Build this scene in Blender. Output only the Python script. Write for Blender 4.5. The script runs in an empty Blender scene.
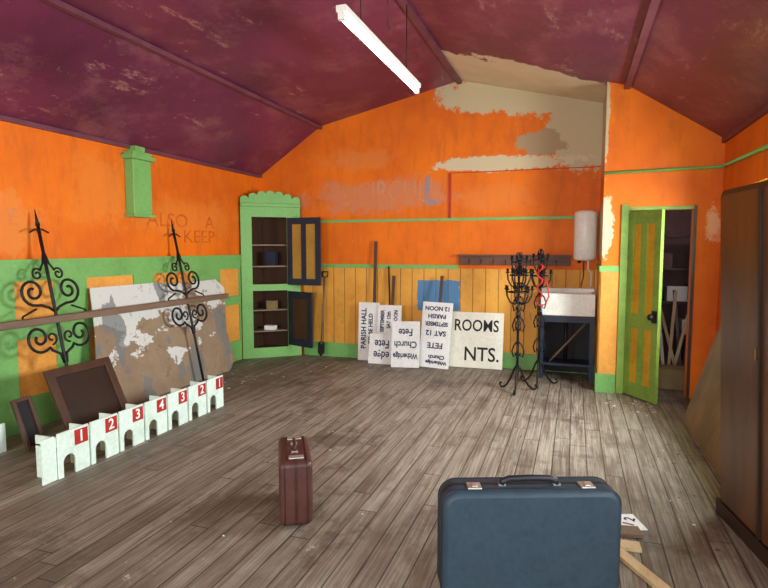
import bpy, bmesh, math, random
from mathutils import Matrix, Vector, Euler
random.seed(4)
S=bpy.context.scene
def C(r,g,b):
    def l(c):
        c/=255.0
        return c/12.92 if c<=0.04045 else ((c+0.055)/1.055)**2.4
    return (l(r),l(g),l(b),1)

# ------------------------------------------------------------ materials
class NT:
    def __init__(s,name):
        s.m=bpy.data.materials.new(name); s.m.use_nodes=True
        s.t=s.m.node_tree; s.b=s.t.nodes['Principled BSDF']
        g=s.t.nodes.new('ShaderNodeNewGeometry'); s.pos=g.outputs['Position']
    def n(s,ty): return s.t.nodes.new(ty)
    def put(s,inp,v):
        if hasattr(v,'links'): s.t.links.new(v,inp)
        else: inp.default_value=v
    def math(s,op,a,b=0.0,c=None,clamp=False):
        n=s.n('ShaderNodeMath'); n.operation=op; n.use_clamp=clamp
        s.put(n.inputs[0],a); s.put(n.inputs[1],b)
        if c is not None: s.put(n.inputs[2],c)
        return n.outputs[0]
    def vmul(s,v,sc):
        n=s.n('ShaderNodeVectorMath'); n.operation='MULTIPLY'
        s.put(n.inputs[0],v); n.inputs[1].default_value=sc; return n.outputs[0]
    def vsub(s,v,c):
        n=s.n('ShaderNodeVectorMath'); n.operation='SUBTRACT'
        s.put(n.inputs[0],v); n.inputs[1].default_value=c; return n.outputs[0]
    def vlen(s,v):
        n=s.n('ShaderNodeVectorMath'); n.operation='LENGTH'
        s.put(n.inputs[0],v); return n.outputs['Value']
    def noise(s,scale,detail=4,rough=.55,vec=None):
        n=s.n('ShaderNodeTexNoise'); n.inputs['Scale'].default_value=scale
        n.inputs['Detail'].default_value=detail; n.inputs['Roughness'].default_value=rough
        s.put(n.inputs['Vector'],vec if vec is not None else s.pos); return n.outputs[0]
    def step(s,v,lo,hi):
        n=s.n('ShaderNodeMapRange'); n.inputs[1].default_value=lo; n.inputs[2].default_value=hi
        s.put(n.inputs[0],v); return n.outputs[0]
    def mix(s,f,a,b,mode='MIX'):
        n=s.n('ShaderNodeMix'); n.data_type='RGBA'; n.blend_type=mode
        s.put(n.inputs['Factor'],f); s.put(n.inputs['A'],a); s.put(n.inputs['B'],b)
        return n.outputs['Result']
    def sep(s):
        n=s.n('ShaderNodeSeparateXYZ'); s.put(n.inputs[0],s.pos); return n.outputs
    def ell(s,c,r,amp=1.2,sc=3.0,soft=.05,strength=1.0):
        d=s.vlen(s.vmul(s.vsub(s.pos,c),tuple(1.0/q for q in r)))
        nn=s.math('MULTIPLY',s.math('SUBTRACT',s.noise(sc,8,.72),.5),amp*2.4)
        n2=s.math('MULTIPLY',s.math('SUBTRACT',s.noise(sc*5,5,.6),.5),amp*.9)
        m=s.step(s.math('ADD',d,s.math('ADD',nn,n2)),1.0+soft,1.0-soft)
        return s.math('MULTIPLY',m,strength) if strength<1 else m
    def bump(s,h,st=.3,dist=.01):
        n=s.n('ShaderNodeBump'); n.inputs['Strength'].default_value=st; n.inputs['Distance'].default_value=dist
        s.put(n.inputs['Height'],h); s.t.links.new(n.outputs[0],s.b.inputs['Normal'])
    def out(s,col,rough=.6,metal=0.0,spec=.5):
        s.put(s.b.inputs['Base Color'],col); s.put(s.b.inputs['Roughness'],rough)
        s.b.inputs['Metallic'].default_value=metal
        s.b.inputs['Specular IOR Level'].default_value=spec
        return s.m

def paint(name,c1,c2=None,scale=2.5,lo=.55,hi=.7,rough=.6,bs=.15,metal=0,stretch=None,spec=.4,chip=None):
    t=NT(name)
    if c2 is None: c2=tuple(x*.7 for x in c1[:3])+(1,)
    v=t.vmul(t.pos,stretch) if stretch else None
    col=t.mix(t.step(t.noise(scale,7,.65,v),lo,hi),c1,c2)
    f=t.noise(40,3,.5,v)
    col=t.mix(.35,col,t.mix(t.step(f,.3,.7),tuple(x*.75 for x in c1[:3])+(1,),tuple(min(1,x*1.15) for x in c1[:3])+(1,)))
    if chip: col=t.mix(t.step(t.noise(11,8,.75),.66,.68),col,chip)
    t.bump(f,bs,.004)
    return t.out(col,rough,metal,spec)

ORG=C(236,118,10); ORG2=C(208,92,12)
def wall_mat(name,extra):
    t=NT(name)
    col=t.mix(t.step(t.noise(1.2,6,.6),.4,.75),ORG,ORG2)
    col=t.mix(t.math('MULTIPLY',t.step(t.noise(3,9,.75,t.vmul(t.pos,(2.2,2.2,.5))),.50,.66),.45),col,C(184,88,30))
    col=t.mix(t.math('MULTIPLY',t.step(t.noise(9,5,.7),.60,.78),.5),col,C(186,108,54))
    col=t.mix(t.math('MULTIPLY',t.step(t.noise(5,9,.8,t.vmul(t.pos,(1,1,3))),.64,.67),.6),col,C(232,176,116))
    for e in extra: col=t.mix(t.ell(*e[0]),col,e[1])
    t.bump(t.noise(12,6,.6),.15,.01)
    return t.out(col,.62,0,.3)
PL=C(196,178,142); PL2=C(210,192,156)
m_back=wall_mat('orange_wall_back',[
  (((-.35,7.3,3.50),(1.35,9,.33),.7,2.0),PL),
  (((.04,7.3,2.98),(.40,9,.55),.7,2.4),PL),
  (((-.9,7.3,2.62),(.85,9,.10),1.0,3.0),PL2),
  (((-.42,7.3,2.85),(.32,9,.16),.8,3.0),C(172,146,112)),
  (((-2.55,7.3,2.27),(.95,9,.20),1.5,3.0,.3,.8),C(204,130,90)),
  (((-2.9,7.3,2.75),(.5,9,.12),1.5,3.0,.3,.5),C(222,134,64)),
  (((-1.0,7.3,2.2),(.5,9,.15),1.5,3.0,.3,.4),C(226,134,64)),
])
m_left=wall_mat('orange_wall_left',[
  (((-4.4,5.6,1.9),(9,.9,.22),1.6,3.0,.3,.5),C(226,132,50)),
  (((-4.4,4.3,2.1),(9,.35,.3),1.6,4.0,.3,.5),C(228,134,50)),
  (((-4.4,3.4,1.75),(9,.3,.2),1.6,4.0,.2,.6),C(230,140,60)),])
m_part=wall_mat('orange_wall_partition',[
  (((.30,6.4,1.75),(.07,9,.30),1.2,5.0),PL2),
  (((.27,6.4,3.0),(.035,9,.6),1.0,5.0),PL),
  (((1.30,6.4,1.78),(.07,9,.16),1.2,6.0,.2,.8),C(240,196,150)),])
m_right=wall_mat('orange_wall_right',[])
# ceiling
t=NT('plum_ceiling_paint')
col=t.mix(t.step(t.noise(.9,6,.6),.35,.7),C(116,46,74),C(84,32,56))
col=t.mix(t.math('MULTIPLY',t.step(t.noise(1.7,9,.74,t.vmul(t.pos,(1.2,.8,1))),.50,.64),.6),col,C(142,82,88))
col=t.mix(t.math('MULTIPLY',t.step(t.noise(3.5,9,.8,t.vmul(t.pos,(1,.3,1))),.59,.64),.5),col,C(184,134,120))
col=t.mix(t.math('MULTIPLY',t.step(t.noise(13,7,.75),.64,.67),.45),col,C(206,160,140))
x,y,z=t.sep()
e=t.math('ADD',y,t.math('MULTIPLY',t.math('SUBTRACT',t.noise(2.5,8,.7),.5),1.4))
e=t.math('SUBTRACT',e,t.math('MULTIPLY',x,.22))
pm=t.math('MULTIPLY',t.step(e,6.38,6.43),t.math('MULTIPLY',t.step(x,-1.45,-1.44),t.step(x,.42,.36)))
col=t.mix(pm,col,t.mix(t.noise(5,5),C(226,212,180),C(198,176,138)))
t.bump(t.noise(7,7,.65),.25,.01)
m_ceil=t.out(col,.40,0,.5)
# floor boards
t=NT('worn_floorboards')
x,y,z=t.sep()
bx=t.math('DIVIDE',x,.118); idx=t.math('FLOOR',bx); fr=t.math('FRACT',bx)
wn=t.n('ShaderNodeTexWhiteNoise'); wn.noise_dimensions='1D'; t.put(wn.inputs['W'],idx)
by=t.math('ADD',t.math('DIVIDE',y,2.6),t.math('MULTIPLY',wn.outputs[0],7.3)); idy=t.math('FLOOR',by); fy=t.math('FRACT',by)
wn2=t.n('ShaderNodeTexWhiteNoise'); wn2.noise_dimensions='2D'
cx=t.n('ShaderNodeCombineXYZ'); t.put(cx.inputs[0],idx); t.put(cx.inputs[1],idy); t.put(wn2.inputs['Vector'],cx.outputs[0])
r=wn2.outputs[0]
# per-board shifted grain coordinates
gx=t.n('ShaderNodeCombineXYZ'); t.put(gx.inputs[0],x); t.put(gx.inputs[1],t.math('ADD',y,t.math('MULTIPLY',r,13.0))); t.put(gx.inputs[2],r)
gv=gx.outputs[0]
gr=t.noise(9,7,.68,t.vmul(gv,(9,.22,1)))
gr2=t.noise(5,8,.7,t.vmul(gv,(2.4,.22,1)))
col=t.mix(r,C(156,147,132),C(116,106,93))
col=t.mix(t.math('MULTIPLY',t.step(gr,.40,.60),.65),col,C(80,70,58))
big=t.ell((-.8,4.9,0),(1.9,2.2,9),1.0,.9,.5,.6)
col=t.mix(big,col,t.mix(t.step(gr,.38,.62),C(196,188,170),C(134,122,106)))
col=t.mix(t.math('MULTIPLY',t.step(gr2,.50,.62),.6),col,C(94,76,58))
mid=t.noise(1.7,9,.74,t.vmul(t.pos,(1.3,.7,1)))
col=t.mix(t.math('MULTIPLY',t.step(mid,.52,.60),.5),col,C(88,76,62))
st=t.noise(.9,8,.7)
col=t.mix(t.math('MULTIPLY',t.step(st,.56,.60),.45),col,C(70,62,54))
sp=t.noise(26,6,.75)
col=t.mix(t.math('MULTIPLY',t.step(sp,.67,.70),.7),col,C(214,210,196))
col=t.mix(t.math('MULTIPLY',t.step(t.noise(3.4,9,.78),.63,.66),.55),col,C(196,190,176))
gap=t.math('MINIMUM',t.step(fr,.0,.05),t.math('MINIMUM',t.step(fr,1,.95),t.step(fy,.0,.004)))
col=t.mix(gap,C(36,30,25),col)
t.bump(t.math('ADD',t.math('MULTIPLY',gap,.6),t.math('MULTIPLY',gr,.5)),.5,.006)
m_floor=t.out(col,.55,0,.35)
# tongue and groove yellow boards
t=NT('ochre_tongue_and_groove')
x,y,z=t.sep()
fx=t.math('FRACT',t.math('DIVIDE',t.math('ADD',x,10),.165))
g=t.math('MINIMUM',t.step(fx,0,.05),t.step(fx,1,.96))
col=t.mix(t.step(t.noise(1.6,6,.6),.4,.7),C(236,172,70),C(212,144,54))
col=t.mix(t.math('MULTIPLY',t.step(t.noise(9,8,.75,t.vmul(t.pos,(2,1,.5))),.56,.66),.5),col,C(156,116,66))
nz=t.math('MULTIPLY',t.math('SUBTRACT',t.noise(8,6,.7),.5),.12)
mx=t.math('LESS_THAN',t.math('ABSOLUTE',t.math('ADD',t.math('SUBTRACT',x,-1.71),nz)),.29)
mz=t.math('LESS_THAN',t.math('ABSOLUTE',t.math('ADD',t.math('SUBTRACT',z,.92),nz)),.20)
col=t.mix(t.math('MULTIPLY',t.math('MULTIPLY',mx,mz),.95),col,C(70,136,184))
col=t.mix(g,C(120,76,24),col)
t.bump(g,.5,.008)
m_tg=t.out(col,.55,0,.3)
m_ochre=paint('ochre_panel',C(236,164,70),C(206,134,50),2.0,.4,.7)
CH=C(190,170,120)
m_green=paint('green_trim_paint',C(120,178,96),C(96,146,78),3.0,.5,.72,.5,chip=CH)
m_greend=paint('green_door_paint',C(128,160,64),C(92,120,52),4.0,.45,.7,.5,chip=CH)
m_yel=paint('door_panel_yellow',C(206,156,36),C(160,116,32),4.0,.45,.7,.45)
m_yeld=paint('cupboard_panel_ochre',C(176,134,54),C(140,104,44),4.0,.45,.7,.5)
m_batten=paint('batten_plum',C(112,60,72),C(76,38,50),4,.45,.7,.5)
m_dkwood=paint('dark_wood',C(78,52,36),C(50,34,24),3,.4,.7,.4,stretch=(3,3,.4))
m_ward=paint('walnut_veneer',C(96,62,34),C(50,31,18),3.0,.38,.62,.3,.08,stretch=(2.5,2.5,.35),spec=.35)
m_warde=paint('walnut_edge',C(50,34,24),C(30,20,14),3,.4,.7,.4)
m_rail=paint('oak_rail',C(128,104,84),C(84,64,52),3,.4,.7,.5,stretch=(2,.3,2))
m_iron=paint('black_iron',C(24,23,25),C(50,38,32),20,.5,.7,.5,.2,.3)
m_white=paint('white_enamel',C(240,238,228),C(210,200,180),4,.55,.75,.3)
m_board=paint('placard_board',C(240,242,238),C(220,218,206),3,.5,.7,.6)
m_cream=paint('sign_board',C(240,238,220),C(220,214,192),3,.5,.7,.55)
m_black=paint('black_lettering',C(22,22,26),C(40,40,46),10,.5,.7,.6)
m_blue=paint('blue_lettering',C(44,50,84),C(60,66,96),10,.5,.7,.6)
m_mint=paint('mint_paint',C(222,242,228),C(196,222,204),4,.5,.7,.5)
m_red=paint('red_number_patch',C(176,40,30),C(140,30,24),6,.5,.7,.5)
m_ply=paint('raw_wood',C(214,188,144),C(184,152,108),3,.4,.7,.6,stretch=(3,.5,1))
m_dark=paint('dark_interior',C(30,26,28),C(20,18,20),3,.4,.7,.7)
m_navy=paint('navy_paint',C(34,44,62),C(22,28,42),5,.4,.7,.5)
m_store=paint('store_wall',C(124,92,90),C(78,54,58),1.6,.4,.65,.7)
m_bcase=paint('slate_vinyl',C(48,66,78),C(41,57,68),14,.45,.7,.5,.3,spec=.3)
m_btrim=paint('slate_piping',C(28,34,40),C(20,24,30),14,.45,.7,.45)
m_rcase=paint('maroon_leatherette',C(82,48,42),C(56,32,30),7,.45,.68,.45,.3,chip=C(140,104,86))
m_rtrim=paint('maroon_edge',C(56,32,28),C(88,58,46),9,.5,.7,.45)
m_chrome=paint('latch_metal',C(200,198,190),C(150,146,138),20,.5,.7,.35,.1,.7)
m_brass=paint('handle_metal',C(150,120,70),None,20,.5,.7,.35,.1,.8)
m_redcord=paint('red_cord',C(190,30,34),None,10,.5,.7,.5)
m_grafg=paint('faded_grey_graffiti',C(202,140,98),C(226,118,26),5,.40,.52,.6)
m_grafb=paint('blue_graffiti',C(146,136,144),C(206,124,70),5,.44,.56,.6)
m_grafr=paint('rust_graffiti',C(196,88,20),C(228,110,12),8,.42,.56,.6)
m_rstrip=paint('red_brown_strip',C(190,50,20),C(140,50,24),5,.45,.6,.6)
m_skirtdark=paint('mantel_wood',C(106,62,36),C(60,38,26),5,.4,.65,.5,stretch=(.5,1,4))
t=NT('torn_hardboard')
x,y,z=t.sep()
v=t.math('ADD',t.noise(2.6,6,.6,t.vmul(t.pos,(1,.8,1.3))),t.math('ADD',t.math('MULTIPLY',t.math('SUBTRACT',z,.66),.26),t.math('MULTIPLY',t.math('SUBTRACT',4.8,y),.05)))
col=t.mix(t.noise(6,5),C(166,142,114),C(128,110,90))
col=t.mix(t.step(v,.50,.51),col,C(212,214,206))
col=t.mix(t.math('MULTIPLY',t.step(t.noise(1.7,5,.5,t.vmul(t.pos,(1,1.6,1))),.56,.565),.8),col,C(118,122,120))
col=t.mix(t.math('MULTIPLY',t.step(t.noise(7,8,.75),.56,.62),.5),col,C(104,88,70))
m_torn=t.out(col,.7,0,.3)
t=NT('tan_hardboard')
col=t.mix(t.step(t.noise(2.5,6,.6),.35,.7),C(146,124,84),C(106,90,62))
m_tan=t.out(col,.6,0,.3)
def emis(name,c,s):
    m=bpy.data.materials.new(name); m.use_nodes=True; b=m.node_tree.nodes['Principled BSDF']
    b.inputs['Base Color'].default_value=c; b.inputs['Emission Color'].default_value=c; b.inputs['Emission Strength'].default_value=s; return m
m_tube=emis('fluorescent_tube',(1,.93,.78,1),10)

# ------------------------------------------------------------ builder
I=Matrix.Identity(4)
class B:
    def __init__(s,name): s.name=name; s.bm=bmesh.new(); s.mats=[]; s.sm=[]
    def mi(s,m):
        if m not in s.mats: s.mats.append(m)
        return s.mats.index(m)
    def faces(s,verts,fs,mat,M=I,smooth=False):
        vs=[s.bm.verts.new(M@Vector(v)) for v in verts]; k=s.mi(mat)
        for f in fs:
            try: ff=s.bm.faces.new([vs[i] for i in f]); ff.material_index=k; ff.smooth=smooth
            except ValueError: pass
        return vs
    def box(s,mat,x0,x1,y0,y1,z0,z1,M=I,bev=0,seg=2):
        b=bmesh.new(); bmesh.ops.create_cube(b,size=1,matrix=Matrix.Translation(((x0+x1)/2,(y0+y1)/2,(z0+z1)/2))@Matrix.Diagonal((abs(x1-x0),abs(y1-y0),abs(z1-z0),1)))
        if bev: bmesh.ops.bevel(b,geom=b.edges[:],offset=bev,segments=seg,profile=.5,affect='EDGES')
        s.merge(b,mat,M,bool(bev) and seg>2)
    def merge(s,b,mat,M=I,smooth=False):
        b.verts.index_update()
        s.faces([v.co.copy() for v in b.verts],[[v.index for v in f.verts] for f in b.faces],mat,M,smooth); b.free()
    def prism(s,mat,pts,t0,t1,M=I):
        n=len(pts); vs=[(p[0],p[1],t0) for p in pts]+[(p[0],p[1],t1) for p in pts]
        fs=[list(range(n))[::-1],list(range(n,2*n))]+[[i,(i+1)%n,n+(i+1)%n,n+i] for i in range(n)]
        s.faces(vs,fs,mat,M)
    def lathe(s,mat,prof,M=I,seg=16):
        vs=[];fs=[]
        for r,z in prof:
            for i in range(seg):
                a=2*math.pi*i/seg; vs.append((r*math.cos(a),r*math.sin(a),z))
        for j in range(len(prof)-1):
            for i in range(seg):
                fs.append([j*seg+i,j*seg+(i+1)%seg,(j+1)*seg+(i+1)%seg,(j+1)*seg+i])
        fs.append(list(range(seg))[::-1]); fs.append([(len(prof)-1)*seg+i for i in range(seg)])
        s.faces(vs,fs,mat,M,True)
    def tube(s,mat,pts,r,seg=7,M=I,r1=None):
        pts=[Vector(p) for p in pts]; n=len(pts); up=None; vs=[];fs=[]
        for i,p in enumerate(pts):
            d=(pts[min(i+1,n-1)]-pts[max(i-1,0)])
            if d.length<1e-7: d=Vector((0,0,1))
            d.normalize()
            if up is None:
                up=Vector((0,0,1)) if abs(d.z)<.9 else Vector((1,0,0))
            a=(up-d*up.dot(d)).normalized(); up=a; b=d.cross(a)
            rr=r if r1 is None else r+(r1-r)*i/(n-1)
            for k in range(seg):
                q=2*math.pi*k/seg; vs.append(p+a*math.cos(q)*rr+b*math.sin(q)*rr)
        for i in range(n-1):
            for k in range(seg): fs.append([i*seg+k,i*seg+(k+1)%seg,(i+1)*seg+(k+1)%seg,(i+1)*seg+k])
        fs.append(list(range(seg))[::-1]); fs.append([(n-1)*seg+k for k in range(seg)])
        s.faces(vs,fs,mat,M,True)
    def text(s,mat,txt,size,M,ex=.001,sx=1.0,bold=0.0):
        c=bpy.data.curves.new('t','FONT'); c.body=txt; c.size=size; c.extrude=ex; c.align_x='CENTER'; c.align_y='CENTER'; c.resolution_u=3; c.offset=bold
        o=bpy.data.objects.new('t',c); S.collection.objects.link(o)
        dg=bpy.context.evaluated_depsgraph_get(); me=bpy.data.meshes.new_from_object(o.evaluated_get(dg))
        s.faces([v.co.copy() for v in me.vertices],[list(p.vertices) for p in me.polygons],mat,M@Matrix.Diagonal((sx,1,1,1)))
        bpy.data.objects.remove(o); bpy.data.curves.remove(c); bpy.data.meshes.remove(me)
    def done(s):
        bmesh.ops.recalc_face_normals(s.bm,faces=s.bm.faces[:])
        xs=[v.co for v in s.bm.verts]
        lo=Vector([min(v[i] for v in xs) for i in range(3)]); hi=Vector([max(v[i] for v in xs) for i in range(3)])
        c=Vector(((lo.x+hi.x)/2,(lo.y+hi.y)/2,lo.z))
        bmesh.ops.translate(s.bm,verts=s.bm.verts[:],vec=-c)
        me=bpy.data.meshes.new(s.name); s.bm.to_mesh(me); s.bm.free()
        for m in s.mats: me.materials.append(m)
        o=bpy.data.objects.new(s.name,me); o.location=c; S.collection.objects.link(o); return o
def T(x,y,z): return Matrix.Translation((x,y,z))
def R(a,ax): return Matrix.Rotation(math.radians(a),4,ax)
def frame(o,ux,uy,uz):
    M=Matrix.Identity(4)
    for i,u in enumerate((ux,uy,uz)):
        for j in range(3): M[j][i]=u[j]
    for j in range(3): M[j][3]=o[j]
    return M

# ------------------------------------------------------------ room
XL,XR,D,YP,XP=-4.40,1.37,7.3,6.4,.27
Y0=-1.8
PROF=[(XL,2.6),(-3.42,3.25),(-1.46,3.69),(.46,3.22),(XR,2.62)]
b=B('floor'); b.box(m_floor,XL-.15,2.2,Y0-.15,9.2,-.1,0); b.done()
b=B('ceiling')
for i in range(4):
    (x0,z0),(x1,z1)=PROF[i],PROF[i+1]
    vs=[(x0,Y0-.15,z0),(x1,Y0-.15,z1),(x1,D+.15,z1),(x0,D+.15,z0)]
    vs+= [(p[0],p[1],p[2]+.08) for p in vs]
    b.faces(vs,[[0,1,2,3],[7,6,5,4],[0,4,5,1],[1,5,6,2],[2,6,7,3],[3,7,4,0]],m_ceil)
b.done()
def wall_poly(name,mat,pts,y0,y1):
    b=B(name); n=len(pts)
    vs=[(p[0],y0,p[1]) for p in pts]+[(p[0],y1,p[1]) for p in pts]
    b.faces(vs,[list(range(n)),list(range(n,2*n))[::-1]]+[[i,n+i,n+(i+1)%n,(i+1)%n] for i in range(n)],mat); return b
def ztop(x):
    for i in range(4):
        (x0,z0),(x1,z1)=PROF[i],PROF[i+1]
        if x0<=x<=x1: return z0+(z1-z0)*(x-x0)/(x1-x0)
b=wall_poly('wall_back',m_back,[(XL,0),(XP+.08,0),(XP+.08,ztop(XP+.08)),(-1.46,3.69),(-3.42,3.25),(XL,2.6)],D,D+.12); b.done()
b=B('wall_left'); b.box(m_left,XL-.15,XL,Y0-.15,D+.12,0,2.62); b.done()
def holes_wall(b,mat,axis,c0,c1,a0,a1,z0,z1,holes):
    def bx(p,q,r,s_):
        if axis=='x': b.box(mat,c0,c1,p,q,r,s_)
        else: b.box(mat,p,q,c0,c1,r,s_)
    p=a0
    for h0,h1,q0,q1 in holes:
        bx(p,h0,z0,z1); bx(h0,h1,z0,q0); bx(h0,h1,q1,z1); p=h1
    bx(p,a1,z0,z1)
rw=[(-.9,.5,.95,2.25),(1.2,2.4,.95,2.25),(4.15,5.45,1.2,2.08)]
b=B('wall_right'); holes_wall(b,m_right,'x',XR,XR+.15,Y0-.15,YP+.1,0,2.64,rw); b.done()
fw=[(-3.7,-2.5,.95,2.4),(-.9,.5,.95,2.4)]
b=B('wall_front'); holes_wall(b,m_right,'y',Y0-.15,Y0,XL,XR,0,2.6,fw)
vs=[(p[0],Y0-.15,p[1]) for p in PROF]+[(p[0],Y0,p[1]) for p in PROF]
b.faces(vs,[[0,1,2,3,4],[9,8,7,6,5]]+[[i,5+i,6+i,i+1] for i in range(4)],m_right); b.done()
def window(name,axis,c,a0,a1,z0,z1):
    b=B(name)
    def bx(p,q,r,s_,w=.05):
        if axis=='x': b.box(m_green,c-.03,c+w,p,q,r,s_)
        else: b.box(m_green,p,q,c-w,c+.03,r,s_)
    f=.06
    bx(a0,a0+f,z0,z1); bx(a1-f,a1,z0,z1); bx(a0+f,a1-f,z1-f,z1); bx(a0+f,a1-f,z0,z0+f)
    m=(a0+a1)/2; bx(m-.015,m+.015,z0+f,z1-f,.03); zz=(z0+z1)/2; bx(a0+f,m-.015,zz-.015,zz+.015,.03); bx(m+.015,a1-f,zz-.015,zz+.015,.03)
    b.done()
for i,(p,q,r,s_) in enumerate(rw): window('window_%d'%(i+1),'x',XR+.07,p,q,r,s_)
for i,(p,q,r,s_) in enumerate(fw): window('window_%d'%(i+4),'y',Y0-.07,p,q,r,s_)
DX0,DX1,DZ=.52,1.12,1.94
b=B('wall_partition')
def seg(x0,x1,z0):
    xs=[x0]+[p[0] for p in PROF if x0<p[0]<x1]+[x1]
    pts=[(x0,z0),(x1,z0)]+[(x,ztop(x)) for x in reversed(xs)]
    n=len(pts); vs=[(p[0],YP,p[1]) for p in pts]+[(p[0],YP+.1,p[1]) for p in pts]
    b.faces(vs,[list(range(n)),list(range(n,2*n))[::-1]]+[[i,n+i,n+(i+1)%n,(i+1)%n] for i in range(n)],m_part)
seg(XP,DX0,0); seg(DX0,DX1,DZ); seg(DX1,XR,0)
b.box(m_part,XP,XP+.08,YP+.1,D,0,3.24)
b.done()
b=B('wall_store')
b.box(m_store,XP+.09,2.1,9.0,9.1,0,2.6); b.box(m_store,2.0,2.1,YP+.12,9.0,0,2.6); b.box(m_store,XP+.36,XP+.4,D+.15,9.0,0,2.6)
b.box(m_store,XR+.16,2.0,YP+.12,YP+.17,0,2.6)
b.done()
b=B('ceiling_store'); b.box(m_store,XP+.09,2.2,YP+.12,9.2,2.6,2.66); b.done()

for i,(x,z,w) in enumerate([(-1.46,3.69,.06),(-3.42,3.25,.05),(.46,3.22,.06)]):
    b=B('trim_%d'%(i+1)); b.box(m_batten,x-w/2,x+w/2,Y0,(D if i<2 else YP)-.002,z-.045,z-.002 if i==0 else z-.005); b.done()
b=B('trim_4'); b.box(m_batten,XL,XL+.03,Y0,D,2.57,2.61); b.done()
b=B('trim_5'); b.box(m_batten,XR-.03,XR,Y0,YP,2.58,2.63); b.done()

YW=6.69
b=B('wainscot_left')
x0=XL+.001
b.box(m_ochre,x0,x0+.008,Y0+.01,YW,.02,1.3)
pan=[(-1.6,-1.0),(-.7,-.1),(.2,.8),(1.1,1.7),(2.0,2.6),(2.75,3.10),(3.38,3.76),(4.11,4.71),(5.0,5.68),(6.22,6.66)]
p=Y0+.01
for a,c in pan: b.box(m_green,x0+.008,x0+.026,p,a,.0,1.3); p=c
b.box(m_green,x0+.008,x0+.026,p,YW,0,1.3)
for a,c in pan:
    b.box(m_green,x0+.008,x0+.026,a,c,0,.28); b.box(m_green,x0+.008,x0+.026,a,c,.78,.90); b.box(m_green,x0+.008,x0+.026,a,c,1.27,1.3)
b.box(m_green,x0+.008,x0+.034,Y0+.01,YW,1.30,1.43); b.box(m_green,x0+.008,x0+.05,Y0+.01,YW,1.43,1.455)
b.done()
b=B('wainscot_back')
b.box(m_tg,-3.70,XP-.002,D-.014,D-.001,.15,1.28)
b.box(m_green,-3.70,-1.45,D-.03,D-.001,1.275,1.325)
b.box(m_green,-3.62,XP-.002,D-.028,D-.001,1.905,1.94)
b.done()
b=B('baseboard_back'); b.box(m_green,-3.70,XP-.002,D-.035,D-.001,0,.2); b.done()
b=B('baseboard_partition'); b.box(m_green,XP-.03,.44,YP-.03,YP-.001,0,.2); b.box(m_green,XP-.03,XP-.001,YP-.001,D-.04,0,.2); b.done()
b=B('wainscot_partition')
b.box(m_ochre,XP,.44,YP-.012,YP-.001,.2,1.3); b.box(m_green,XP-.02,.44,YP-.022,YP-.001,1.3,1.36)
b.box(m_green,XP-.02,XP-.001,YP,D-.03,1.3,1.36); b.box(m_tg,XP-.012,XP-.001,YP,D-.03,.2,1.3)
b.done()
b=B('trim_6'); b.box(m_rstrip,-1.59,-1.555,D-.012,D-.001,1.94,2.52); b.box(m_rstrip,-1.59,XP-.002,D-.006,D-.001,2.518,2.528); b.done()
b=B('conduit_pipe')
b.tube(m_green,[(XP+.0,YP-.018,2.33),(XR-.05,YP-.018,2.35),(XR-.02,YP-.05,2.35),(XR-.018,4.5,2.30)],.016)
b.done()
MB=frame((0,D-.0015,0),(1,0,0),(0,0,1),(0,-1,0))
b=B('wall_graffiti')
b.text(m_grafg,'CIRCUL',.44,MB@T(-2.38,2.29,0),.0006,.66,.0)
b.text(m_grafb,'L',.5,MB@T(-1.82,2.28,0),.0008,.9,.012)
b.text(m_grafg,'SI',.34,MB@T(-3.0,2.25,0),.0006,1.0)
b.text(m_grafg,'x  x 7',.12,MB@T(-3.05,2.75,0),.0006,1.0)
b.done()
ML=frame((XL+.0015,0,0),(0,1,0),(0,0,1),(1,0,0))
b=B('wall_graffiti')
b.text(m_grafr,'ALSO    A',.22,ML@T(5.55,1.86,0),.0006,1.3)
b.text(m_grafr,'KEEP',.22,ML@T(5.85,1.68,0),.0006,1.3)
b.text(m_grafg,'E',.2,ML@T(3.42,1.8,0),.0006,1.0)
b.done()
b=B('wall_vent_box')
b.box(m_green,XL+.001,XL+.11,4.66,4.92,1.90,2.46,bev=.006); b.box(m_green,XL+.001,XL+.14,4.62,4.96,2.46,2.50); b.box(m_green,XL+.001,XL+.12,4.66,4.92,2.50,2.54)
b.box(m_green,XL+.001,XL+.09,4.72,4.86,2.54,2.60); b.box(m_green,XL+.001,XL+.13,4.64,4.94,1.87,1.90); b.done()

def pdoor(b,w,h,t,mf,mp,cols,rows,st,M,mr=None):
    cw=(w-st*(cols+1))/cols
    for i in range(cols+1): b.box(mf,i*(cw+st),i*(cw+st)+st,0,t,0,h,M)
    for i in range(cols):
        x0=st+i*(cw+st); p=0
        for z0,z1 in rows:
            b.box(mf,x0,x0+cw,0.001,t-.001,p,z0,M); b.box(mp,x0,x0+cw,t*.3,t*.7,z0,z1,M); p=z1
        b.box(mf,x0,x0+cw,0.001,t-.001,p,h,M)
def dirM(p0,p1,z=0):
    u=Vector((p1[0]-p0[0],p1[1]-p0[1],0)).normalized(); v=Vector((-u.y,u.x,0))
    return frame((p0[0],p0[1],z),u,v,(0,0,1))
b=B('door_1')
M=dirM((.52,6.385),(.775,6.0),.012)
pdoor(b,.47,1.91,.035,m_greend,m_yel,2,[(.14,.72),(.86,1.78)],.085,M)
b.lathe(m_iron,[(.012,0),(.012,.03),(.03,.04),(.032,.06),(.02,.075)],M@T(.43,-.001,.86)@R(90,'X'))
b.box(m_iron,.395,.465,-.012,-.0005,.80,.92,M)
b.done()
b=B('door_frame')
b.box(m_greend,DX0-.07,DX0-.001,YP-.025,YP-.0035,.0,DZ+.06); b.box(m_dkwood,DX1+.001,DX1+.03,YP-.02,YP-.001,.0,DZ+.04); b.box(m_greend,DX0,DX1,YP-.02,YP-.001,DZ,DZ+.035)
b.done()
b=B('store_shelving')
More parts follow.
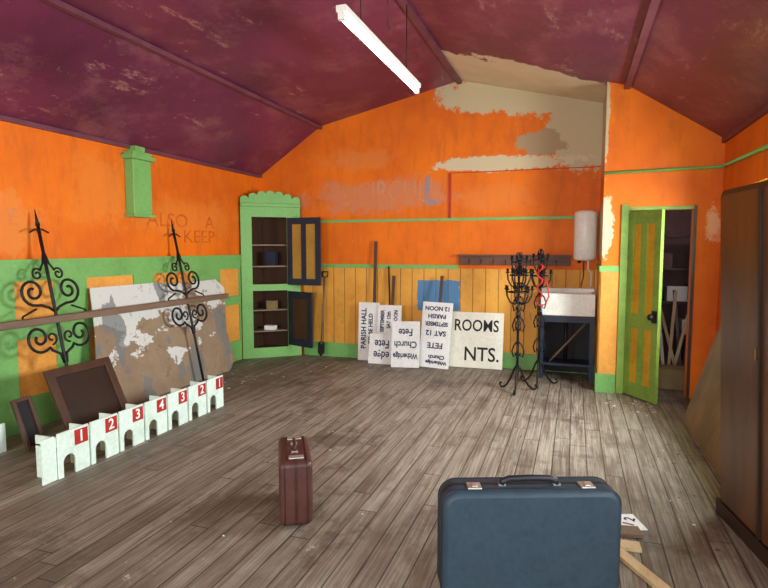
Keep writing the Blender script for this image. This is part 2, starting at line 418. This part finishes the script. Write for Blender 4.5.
for z in (.35,.8,1.25,1.7): b.box(m_dkwood,.75,1.9,8.4,8.8,z,z+.03)
for x in (.75,1.86): b.box(m_dkwood,x,x+.04,8.4,8.8,0,1.9)
for z,x in((.38,.9),(.83,1.2),(.83,1.5),(1.28,1.0),(.38,1.4)): b.box(random.choice([m_ply,m_board,m_store]),x,x+.25,8.45,8.7,z,z+.2)
b.done()
b=B('timber_offcuts')
for i in range(7):
    x=1.0+i*.055; b.box(random.choice([m_ply,m_board,m_rail,m_dkwood]),0,.035,0,.02,0,.75+.14*(i%3),T(x,7.5+.05*i,0)@R(-14+9*(i%4),'Y')@R(-8,'X'))
b.done()
b=B('cardboard_box'); b.box(m_tan,.88,1.2,6.75,7.0,0,.22); b.box(m_tan,.84,.88,6.75,7.0,.21,.23); b.box(m_tan,1.2,1.27,6.75,7.0,.21,.23); b.done()

# ------------------------------------------------------------ corner cabinet
A=Vector((-4.365,6.70,0)); E=Vector((-3.72,7.22,0)); u=(E-A).normalized(); W=(E-A).length
nrm=Vector((u.y,-u.x,0))
MC=frame(A,u,-nrm,(0,0,1))
b=B('corner_cabinet')
o1,o2=.15,W-.19
b.box(m_green,0,o1,0,.03,0,2.12,MC); b.box(m_green,o2,W,0,.03,0,2.12,MC)
b.box(m_green,o1,o2,0,.03,0,.14,MC); b.box(m_green,o1,o2,0,.03,.95,1.04,MC); b.box(m_green,o1,o2,0,.03,1.98,2.12,MC)
b.box(m_green,-.0,W,-.035,.03,2.12,2.17,MC,.008)
cr=[(0.0,2.17)]
ns=7
for k in range(ns):
    c=W*(k+.5)/ns; rr=W/ns/2; hb=2.20+.10*math.sin(math.pi*(k+.5)/ns)
    for a in range(0,9):
        th=math.pi*(1-a/8); cr.append((c+rr*math.cos(th),hb+.045*math.sin(th)))
cr.append((W,2.17))
b.prism(m_green,cr,-.025,-.0,MC@frame((0,0,0),(1,0,0),(0,0,1),(0,-1,0)))
def wsheet(p,q,mat,z0,z1,th=.012):
    d=(Vector(q)-Vector(p)); M=dirM(p,q); b.box(mat,0,d.length,0,th,z0,z1,M)
wsheet((A.x+.005,A.y+.03),(A.x+.005,D-.05),m_dkwood,0.02,2.1)
wsheet((A.x+.01,D-.055),(E.x-.01,D-.055),m_dkwood,0.02,2.1)
def tri(mat,z0,z1):
    pts=[(A.x+.02,A.y+.05),(E.x-.04,D-.06),(A.x+.02,D-.06)]
    b.prism(mat,pts,z0,z1)
for z,m in ((.1,m_dkwood),(.36,m_rail),(.66,m_rail),(.97,m_dkwood),(1.28,m_rail),(1.58,m_rail),(2.08,m_dkwood)): tri(m,z,z+.02)
b.box(m_board,-4.2,-4.05,7.0,7.1,.38,.44); b.box(m_navy,-4.18,-4.02,7.02,7.1,1.30,1.50); b.box(m_tan,-4.16,-4.03,7.0,7.1,.68,.80)
h0=A+u*(o2-.0)+nrm*.02
M=dirM((h0.x,h0.y),(h0.x+.52,h0.y-.06),1.03)
pdoor(b,.54,.94,.022,m_navy,m_yeld,2,[(.09,.85)],.08,M)
M=dirM((h0.x,h0.y),(h0.x+.50,h0.y-.20),.17)
pdoor(b,.49,.77,.022,m_navy,m_dkwood,1,[(.1,.67)],.09,M)
b.done()

def leanX(xb,xt,h):
    up=Vector((xt-xb,0,h)).normalized(); yy=Vector((0,1,0)); nn=yy.cross(up)
    return up,yy,nn
up,yy,nn=leanX(-4.10,-4.34,1.17)
b=B('torn_hardboard_sheet')
M=frame((-4.10,0,0.005),yy,up,nn)
b.prism(m_torn,[(3.92,.0),(5.98,0),(6.12,.12),(6.07,.5),(6.2,1.05),(6.05,1.17),(5.2,1.16),(5.05,1.19),(4.1,1.19),(4.06,.8)],0,.008,M)
b.done()
b=B('wrought_iron_altar_rail')
xb,xt,hh=-3.96,-4.345,1.86
def L(y,z,off=0): return Vector((xb+(xt-xb)*z/hh+off,y,z))
def spiral(cy,cz,r0,r1,a0,a1,n=26):
    return [L(cy+(r0+(r1-r0)*i/n)*math.cos(a0+(a1-a0)*i/n),cz+(r0+(r1-r0)*i/n)*math.sin(a0+(a1-a0)*i/n)) for i in range(n+1)]
for py in (3.58,5.28):
    b.tube(m_iron,[L(py,0.0),L(py,.5),L(py,1.2),L(py,1.76)],.014,8)
    b.tube(m_iron,[L(py,1.74),L(py,1.79),L(py,1.88)],.02,8,r1=.002)
    b.tube(m_iron,[L(py-.09,1.68),L(py-.03,1.71),L(py,1.69),L(py+.03,1.71),L(py+.09,1.68)],.008)
    for sg in (-1,1):
        pi=math.pi
        def mir(pts): return [Vector((p.x,py+(p.y-py)*sg,p.z)) for p in pts]
        b.tube(m_iron,mir([L(py+.012,1.02),L(py+.05,1.05),L(py+.12,1.075)]+spiral(py+.17,1.19,.115,.022,-pi*.55,pi*2.6)),.012)
        b.tube(m_iron,mir([L(py+.01,1.50),L(py+.03,1.42),L(py+.07,1.36)]+spiral(py+.10,1.33,.05,.012,pi*.6,-pi*1.9,18)),.009)
        b.tube(m_iron,mir([L(py+.012,.58),L(py+.03,.66),L(py+.10,.70)]+spiral(py+.20,.81,.12,.022,-pi*.75,pi*2.2)),.012)
        b.tube(m_iron,mir(spiral(py+.085,.80,.055,.012,-pi*.5,-pi*2.6,18)),.009)
        b.tube(m_iron,mir([L(py+.17,1.05),L(py+.30,1.0),L(py+.32,.93)]),.009)
xr=L(0,.955).x
b.box(m_rail,xr+.012,xr+.075,2.6,5.98,.925,.985,bev=.008)
b.done()
def framed(name,y0,y1,xb,xt,h,mf,mp,fw=.05,roll=0):
    up,yy,nn=leanX(xb,xt,h); M=frame((xb,(y0+y1)/2,0.005),yy,up,nn)@R(roll,'Z'); w=(y1-y0)/2
    b=B(name); H=math.hypot(h,xt-xb)
    b.box(mf,-w,-w+fw,0,H,0,.03,M,.004); b.box(mf,w-fw,w,0,H,0,.03,M,.004); b.box(mf,-w+fw,w-fw,0,fw,0,.03,M,.004); b.box(mf,-w+fw,w-fw,H-fw,H,0,.03,M,.004)
    b.box(mp,-w+fw,w-fw,fw,H-fw,.004,.010,M)
    b.done()
framed('picture_frame',3.27,3.92,-3.72,-3.98,.56,m_dkwood,m_warde,.07)
framed('picture_frame',3.04,3.20,-3.90,-4.05,.38,m_dkwood,m_dark,.03)
b=B('numbered_arch_game_board')
yA,yB=2.74,4.62; n=7; w=(yB-yA)/n; hh=.31
MY=frame((-3.25,yA,0),(0,1,0),(0,0,1),(1,0,0))
nums='1234321'
for i in range(n):
    x0=i*w+.010; x1=(i+1)*w-.010; c=x0+.085; ar=.048
    pts=[(x0,0),(c-ar,0),(c-ar,.10)]+[(c-ar*math.cos(math.pi*k/8),.10+ar*math.sin(math.pi*k/8)) for k in range(1,8)]+[(c+ar,.10),(c+ar,0),(x1,0),(x1,hh),(x0,hh)]
    b.prism(m_mint,pts,0,.012,MY)
    cx_=x1-.062
    b.box(m_red,cx_-.055,cx_+.055,.19,.295,.0125,.0145,MY)
    b.text(m_board,nums[i],.11,MY@T(cx_,.242,.0148),.0008,1,.002)
for i in range(n+1):
    yy_=i*w; b.box(m_mint,yy_-.006,yy_+.006,0,hh-.02,-.17,-.0005,MY)
b.box(m_mint,-.006,w*n+.006,.22,.232,-.17,-.001,MY)
b.box(m_mint,-.10,-.007,0,.30,-.012,0,MY)
b.done()
b=B('mint_game_board'); b.box(m_mint,-4.10,-4.08,2.55,3.02,0,.22); b.box(m_mint,-4.22,-4.10,2.60,2.62,0,.2); b.box(m_mint,-4.22,-4.10,2.98,3.0,0,.2); b.done()

def placard(name,xc,w,h,yb,yt,lines,mat=m_board,tm=m_blue,rot=180,stake=None,z0=.006,roll=0,zoff=0):
    up=Vector((0,yt-yb,h)).normalized(); M=frame((xc,yb,z0),(1,0,0),up,Vector((1,0,0)).cross(up))@R(roll,'Z')
    b=B(name); b.box(mat,-w/2,w/2,0,h,-.006,0.0,M)
    for (tx,x,z,s,sx) in lines: b.text(tm,tx,s,M@T(x,z,.0012)@R(rot,'Z'),.0006,sx,.003)
    if stake: b.box(m_dkwood,stake[0]-.020,stake[0]+.020,.05,stake[1],-.022,-.0065,M)
    b.done()
placard('fete_placard',-2.66,.30,.80,7.13,7.185,[('PARISH HALL',-.07,.44,.10,.95),('TO BE HELD',.03,.44,.08,.95),('12 th',.11,.25,.07,.9)],rot=90,stake=(.07,1.64))
placard('fete_placard',-2.35,.33,.78,7.06,7.16,[('SEPTEMBER',-.10,.56,.07,.85),('SAT 12th',-.01,.58,.07,.85),('12 NOON',.09,.58,.07,.85)],rot=90,stake=(.03,1.18))
placard('fete_placard',-2.42,.36,.40,6.97,7.055,[('edge',0,.12,.15,.8),('Fete',0,.27,.15,.8)],rot=180)
placard('fete_placard',-2.05,.38,.60,6.86,6.98,[('Witheridge',0,.15,.10,.72),('Church',0,.30,.12,.85),('Fete',0,.46,.13,.85)],rot=180,roll=2)
placard('fete_placard',-1.70,.40,.85,6.96,7.10,[('Church',.03,.14,.07,1),('Witheridge',.03,.07,.06,1),('FETE',0,.29,.10,1),('SAT 12',0,.45,.09,1),('SEPTEMBER',0,.57,.075,.8),('PARISH',0,.67,.075,1),('12 NOON',0,.77,.075,1)],rot=180,stake=(.02,1.2),roll=-2)
placard('painted_sign',-1.27,.86,.72,7.12,7.25,[('ROOMS',.08,.54,.21,.80),('NTS.',.16,.17,.25,.9)],mat=m_cream,tm=m_black,rot=0)
b=B('long_handled_shovel')
up=Vector((.02,.12,1.15)).normalized(); M=frame((-3.36,7.1,0.02),Vector((1,0,-.017)).normalized(),up,Vector((1,0,-.017)).normalized().cross(up))
b.tube(m_rail,[(0,.18,0),(0,.7,0),(0,1.12,0)],.014,8,M); b.tube(m_iron,[(-.045,1.20,0),(-.04,1.14,0),(0,1.12,0),(.04,1.14,0),(.045,1.20,0),(-.045,1.20,0)],.010,8,M)
b.prism(m_iron,[(-.02,.22),(-.05,.19),(-.05,.06),(0,-.0),(.05,.06),(.05,.19),(.02,.22)],-.004,.004,M); b.done()
b=B('broom_handle'); b.tube(m_dkwood,[(-2.36,7.20,.0),(-2.37,7.22,.6),(-2.40,7.25,1.3)],.012,8); b.done()

b=B('coat_hook_board'); b.box(m_skirtdark,-1.43,-.05,D-.045,D-.031,1.33,1.44,bev=.004); b.box(m_skirtdark,-1.45,-.045,D-.10,D-.031,1.44,1.465)
for i in range(8):
    x=-1.3+i*.155; b.tube(m_iron,[(x,D-.045,1.40),(x,D-.075,1.38),(x,D-.085,1.35),(x,D-.09,1.375)],.005,6)
b.done()
b=B('water_heater')
b.lathe(m_white,[(.06,1.40),(.115,1.41),(.13,1.43),(.13,1.95),(.118,1.98),(.07,1.995)],T(.11,7.13,0),24)
b.box(m_white,.02,.18,7.2,7.27,1.5,1.9)
b.lathe(m_iron,[(.02,1.37),(.02,1.40)],T(.05,7.1,0),10)
b.tube(m_white,[(.15,7.13,1.41),(.15,7.13,1.3),(.19,7.2,1.25),(.19,7.2,1.08)],.01,8); b.tube(m_brass,[(.10,7.13,1.41),(.10,7.1,1.2),(.08,6.98,1.14),(.08,6.97,1.09)],.008,8)
b.done()
b=B('belfast_sink')
X0,X1,Ya,Yb,Z0,Z1=-.38,.235,6.83,7.24,.76,1.02
b.box(m_white,X0,X1,Ya,Ya+.04,Z0,Z1,bev=.008); b.box(m_white,X0,X1,Yb-.04,Yb,Z0,Z1+.04,bev=.008); b.box(m_white,X0,X0+.04,Ya+.04,Yb-.04,Z0,Z1); b.box(m_white,X1-.04,X1,Ya+.04,Yb-.04,Z0,Z1); b.box(m_white,X0+.04,X1-.04,Ya+.04,Yb-.04,Z0,Z0+.03)
b.done()
b=B('sink_stand')
for x in (X0,X1-.05):
    for y in (Ya+.01,Yb-.06): b.box(m_navy,x,x+.05,y,y+.05,0,Z0-.002)
b.box(m_navy,X0,X1,Ya+.01,Ya+.04,Z0-.08,Z0-.002); b.box(m_dark,X0+.05,X1-.05,Yb-.04,Yb-.01,.02,Z0-.002); b.box(m_navy,X0,X0+.02,Ya+.06,Yb-.06,.1,Z0-.002)
b.box(m_navy,X0+.05,X1-.05,Ya+.03,Yb-.05,.16,.19)
b.tube(m_rail,[(X0+.12,Ya+.07,.2),(X1-.1,Ya+.1,.66)],.014,6); b.tube(m_iron,[(X0+.3,Ya+.12,.2),(X0+.3,Ya+.14,.74)],.02,8)
b.done()

def candelabra(name,x,y,h,tiers,cup=True):
    b=B(name); pi=math.pi
    b.tube(m_iron,[(x,y,.16),(x,y,h)],.014,8)
    for k in range(3):
        a=k*2*pi/3+.5; ca,sa=math.cos(a),math.sin(a)
        prof=[(.0,.30),(.04,.24),(.08,.14),(.13,.06),(.18,.016),(.21,.014),(.235,.035),(.225,.06),(.205,.055)]
        b.tube(m_iron,[(x+r*ca,y+r*sa,z) for r,z in prof],.011,6)
        for zz in (0,.28,.5):
            prof=[(.0,.55),(.05,.50),(.075,.43),(.055,.37),(.025,.39),(.03,.42)]
            b.tube(m_iron,[(x+r*ca,y+r*sa,z+zz) for r,z in prof],.008,6)
    for (z,r,n) in tiers:
        b.tube(m_iron,[(x+r*.8*math.cos(2*pi*i/20),y+r*.8*math.sin(2*pi*i/20),z) for i in range(21)],.007,6)
        for k in range(n):
            a=k*2*pi/n+z; ca,sa=math.cos(a),math.sin(a)
            prof=[(0,z-.10),(r*.3,z-.13),(r*.7,z-.11),(r*.97,z-.04),(r,z+.02)]
            b.tube(m_iron,[(x+q*ca,y+q*sa,w_) for q,w_ in prof],.008,6)
            b.lathe(m_iron,[(.006,0),(.024,.008),(.026,.014),(.012,.016),(.014,.05)],T(x+r*ca,y+r*sa,z+.02),10)
            prof=[(0,z+.09),(r*.3,z+.10),(r*.45,z+.05),(r*.35,z+.02),(r*.25,z+.05)]
            b.tube(m_iron,[(x+q*ca,y+q*sa,w_) for q,w_ in prof],.006,6)
    b.lathe(m_iron,[(.004,0),(.03,.01),(.012,.02),(.016,.06)],T(x,y,h),10)
    for k in range(4):
        b.tube(m_iron,[(x+.035*math.sin(pi*i/24)*math.cos(k*pi/2+i*.25),y+.035*math.sin(pi*i/24)*math.sin(k*pi/2+i*.25),.62+.3*i/24) for i in range(25)],.005,5)
    return b
b=candelabra('wrought_iron_candelabra',-.56,6.12,1.42,[(1.08,.14,7),(1.26,.12,6),(1.40,.08,4)]); b.done()
b=candelabra('wrought_iron_candelabra',-.36,6.48,1.48,[(1.24,.11,5),(1.42,.08,4)])
b.done()
b=B('red_cord'); b.tube(m_redcord,[(-.36+.03*math.sin(i*.9),6.36+.004*math.cos(i),1.38-.022*i) for i in range(22)]+[(-.30,6.36,.93),(-.26,6.37,1.02),(-.28,6.37,1.17),(-.34,6.37,1.22)],.009,6); b.done()

b=B('fluorescent_light')
z=3.0; x=-1.43; ya,yb=3.36,5.16
b.box(m_white,x-.035,x+.035,ya,yb,z+.028,z+.07,bev=.004)
for y in (ya,yb-.03): b.box(m_white,x-.02,x+.02,y,y+.03,z-.02,z+.03)
b.tube(m_tube,[(x,ya+.03,z),(x,(ya+yb)/2,z),(x,yb-.03,z)],.019,12)
for y in (ya+.35,yb-.35): b.tube(m_iron,[(x,y,z+.07),(x,y,3.64)],.004,5)
b.done()
b=B('ceiling_chain'); b.tube(m_iron,[(-1.2,3.6,3.60),(-1.2,3.6,3.0)],.003,5); b.tube(m_iron,[(-1.2,3.6,3.0),(-1.185,3.6,2.985),(-1.2,3.6,2.97)],.003,5); b.done()

def rrect(w,h,r,n=6):
    pts=[]
    for (cx,cy,a0) in ((w/2-r,h-r,0),(-w/2+r,h-r,90),(-w/2+r,r,180),(w/2-r,r,270)):
        for k in range(n+1):
            a=math.radians(a0+90*k/n); pts.append((cx+r*math.cos(a),cy+r*math.sin(a)))
    return pts
def case(b,w,h,d,r,mat,trim,M,inset=.02):
    def ring(wd,hd,rr,z): return [(p[0],p[1]+(h-hd)/2,z) for p in rrect(wd,hd,rr)]
    secs=[(w-.05,h-.05,r*.7,0),(w-.022,h-.022,r*.85,.006),(w-.006,h-.006,r*.96,.020),(w,h,r,.042),(w,h,r,d-.042),(w-.006,h-.006,r*.96,d-.020),(w-.022,h-.022,r*.85,d-.006),(w-.05,h-.05,r*.7,d)]
    vs=[];fs=[];n=28
    for sct in secs: vs+=ring(*sct)
    for j in range(len(secs)-1):
        for i in range(n): fs.append([j*n+i,j*n+(i+1)%n,(j+1)*n+(i+1)%n,(j+1)*n+i])
    b.faces(vs,fs,mat,M,True)
    b.faces(ring(*secs[0]),[list(range(n))],mat,M); b.faces(ring(*secs[-1]),[list(range(n))],mat,M)
    for zz in (d*.5,):
        vs=ring(w+.006,h+.004,r,zz-.008)+ring(w+.006,h+.004,r,zz+.008); b.faces(vs,[[i,(i+1)%n,n+(i+1)%n,n+i] for i in range(n)],trim,M,True)
    for zz in (.03,d-.03):
        pts=ring(w-.001,h-.001,r,zz); b.tube(trim,pts+[pts[0]],.004,6,M)
b=B('blue_suitcase')
yaw=20
uu=Vector((math.cos(math.radians(yaw)),math.sin(math.radians(yaw)),0)); dd=Vector((-uu.y,uu.x,0))
M=frame((-.138,2.378,.004),uu,(0,0,1),dd)
w,h,d=.775,.515,.18
case(b,w,h,d,.075,m_bcase,m_btrim,M)
b.tube(m_btrim,[(-.12,h+.004,d*.42),(-.115,h+.018,d*.42),(-.09,h+.028,d*.42),(0,h+.031,d*.42),(.09,h+.028,d*.42),(.115,h+.018,d*.42),(.12,h+.004,d*.42)],.015,8,M)
for sx in (-1,1):
    b.box(m_chrome,sx*.12-.015,sx*.12+.015,h,h+.008,d*.42-.012,d*.42+.012,M)
    b.box(m_chrome,sx*.245-.030,sx*.245+.030,h-.001,h+.008,d*.15,d*.50,M,.003); b.box(m_chrome,sx*.245-.012,sx*.245+.012,h+.008,h+.014,d*.2,d*.40,M,.003)
b.done()
b=B('brown_suitcase')
p0=Vector((-1.425,2.68,.004)); dl=Vector((-.50,.866,0)); rt=Vector((.866,.5,0))
w,h,d=.46,.37,.185
M=frame(p0+dl*w/2-rt*d/2,dl,(0,0,1),rt)
case(b,w,h,d,.035,m_rcase,m_rtrim,M)
b.tube(m_rtrim,[(-.07,h,d*.5),(-.065,h+.03,d*.5),(0,h+.04,d*.5),(.065,h+.03,d*.5),(.07,h,d*.5)],.010,8,M)
for sx in (-1,1):
    b.box(m_chrome,sx*.16-.022,sx*.16+.022,h-.001,h+.008,d*.3,d*.75,M,.003)
    b.box(m_chrome,sx*.07-.012,sx*.07+.012,h,h+.008,d*.4,d*.6,M)
b.done()

b=B('walnut_wardrobe')
p0=Vector((.83,3.64,0)); p1=Vector((1.0,2.66,0)); uu=(p1-p0).normalized(); Lw=(p1-p0).length; bk=Vector((-uu.y,uu.x,0))
if bk.x<0: bk=-bk
dep=.34
M=frame(p0,uu,(0,0,1),bk)@R(-2.6,'X')
H=1.87
rr_=.055
def prof(w0,w1,r):
    pts=[(w0,.0),(w1,0)]
    for k in range(7):
        a=math.radians(90*k/6); pts.append((w1-r+r*math.cos(a),H-r+r*math.sin(a)))
    for k in range(7):
        a=math.radians(90+90*k/6); pts.append((w0+r+r*math.cos(a),H-r+r*math.sin(a)))
    return pts
b.prism(m_warde,prof(0,Lw,rr_),.02,dep,M)
def half(x0,x1,left):
    r=rr_-.01; pts=[(x0,.10),(x1,.10)]
    if left:
        pts+=[(x1,H-.03)]+[(x0+r+r*math.cos(math.radians(90+15*k)),H-.03-r+r*math.sin(math.radians(90+15*k))) for k in range(7)]
    else:
        pts+=[(x1-r+r*math.cos(math.radians(15*k)),H-.03-r+r*math.sin(math.radians(15*k))) for k in range(7)]+[(x0,H-.03)]
    b.prism(m_ward,pts,0,.0195,M)
half(.05,Lw/2-.012,True); half(Lw/2+.012,Lw-.05,False)
b.box(m_warde,Lw/2-.010,Lw/2+.010,.1,H-.03,-.012,.02,M)
b.box(m_brass,Lw/2-.035,Lw/2-.025,1.0,1.06,-.014,-.001,M,.002)
b.box(m_warde,.0,Lw,.0,.09,-.006,.02,M)
b.done()
b=B('leaning_hardboard_panel')
up=Vector((.36,0,1.22)).normalized(); M=frame((.97,0,.004),(0,1,0),up,Vector((0,1,0)).cross(up))
b.box(m_tan,3.86,5.55,0,1.26,-.01,0,M); b.done()
b=B('small_number_sign')
M=T(.33,3.33,.004)@R(20,'Z'); b.box(m_board,-.06,.06,-.09,.09,0,.006,M); b.text(m_black,'1 2',.08,M@T(0,0,.0068)@R(60,'Z'),.0006,1,.002); b.done()
b=B('timber_offcut'); M=T(.24,2.98,.0)@R(-58,'Z'); b.box(m_ply,0,.55,-.03,.03,.002,.022,M); b.done()
b=B('timber_offcut'); M=T(.16,3.18,.0)@R(10,'Z'); b.box(m_rail,0,.22,-.05,.05,.002,.02,M); b.done()
b=B('timber_offcut'); M=T(.20,3.04,.0)@R(4,'Z'); b.box(m_ply,0,.16,-.04,.04,.002,.02,M); b.done()
b=B('paint_flake_debris')
def flakes(n,cx,cy,sx,sy,s0,s1):
    for i in range(n):
        x=random.gauss(cx,sx); y=random.gauss(cy,sy); s=random.uniform(s0,s1); a=random.uniform(0,180)
        if x>.8 or x<XL+.05: continue
        b.box(random.choice([m_board,m_ply,m_rail,m_rail]),-s,s,-s*.5,s*.5,.001,.004,T(x,y,0)@R(a,'Z'))
flakes(22,.55,5.95,.15,.14,.008,.026); flakes(30,-3.7,5.6,.2,.5,.006,.02); flakes(14,.70,4.2,.06,.6,.005,.015); flakes(60,-1.5,4.5,1.5,1.4,.003,.007); flakes(18,-2.2,6.7,.8,.08,.006,.015)
b.done()

# ------------------------------------------------------------ lights
def area(name,loc,rot,sx,sy,p,c):
    l=bpy.data.lights.new(name,'AREA'); l.shape='RECTANGLE'; l.size=sx; l.size_y=sy; l.energy=p; l.color=c
    o=bpy.data.objects.new(name,l); o.location=loc; o.rotation_euler=Euler([math.radians(a) for a in rot]); S.collection.objects.link(o)
cw=(.94,.98,1)
for i,(p,q,r,s_) in enumerate(rw):
    area('window_daylight_%d'%i,(XR+.35,(p+q)/2,(r+s_)/2+.15),(0,80,0),s_-r+.2,q-p+.1,(75,95,370)[i],cw)
for i,(p,q,r,s_) in enumerate(fw):
    area('window_daylight_f%d'%i,((p+q)/2,Y0-.4,(r+s_)/2+.1),(90,0,0),q-p+.1,s_-r+.1,190,cw)
pl=bpy.data.lights.new('store_fill','POINT'); pl.energy=6; pl.shadow_soft_size=.05; pl.color=(1,.9,.8); o=bpy.data.objects.new('store_fill',pl); o.location=(1.5,7.9,2.3); S.collection.objects.link(o)  # added fill light to brighten the store room, no bulb modelled
w=bpy.data.worlds.new('World'); S.world=w; w.use_nodes=True
w.node_tree.nodes['Background'].inputs[0].default_value=(.8,.88,1,1); w.node_tree.nodes['Background'].inputs[1].default_value=1.5
S.view_settings.view_transform='Standard'
cd=bpy.data.cameras.new('Camera'); cd.sensor_width=36; cd.lens=560/768*36; cd.clip_start=.05
co=bpy.data.objects.new('Camera',cd); co.location=(0,0,1.55); co.rotation_euler=(math.radians(90-4.7),0,math.radians(18.8))
S.collection.objects.link(co); S.camera=co
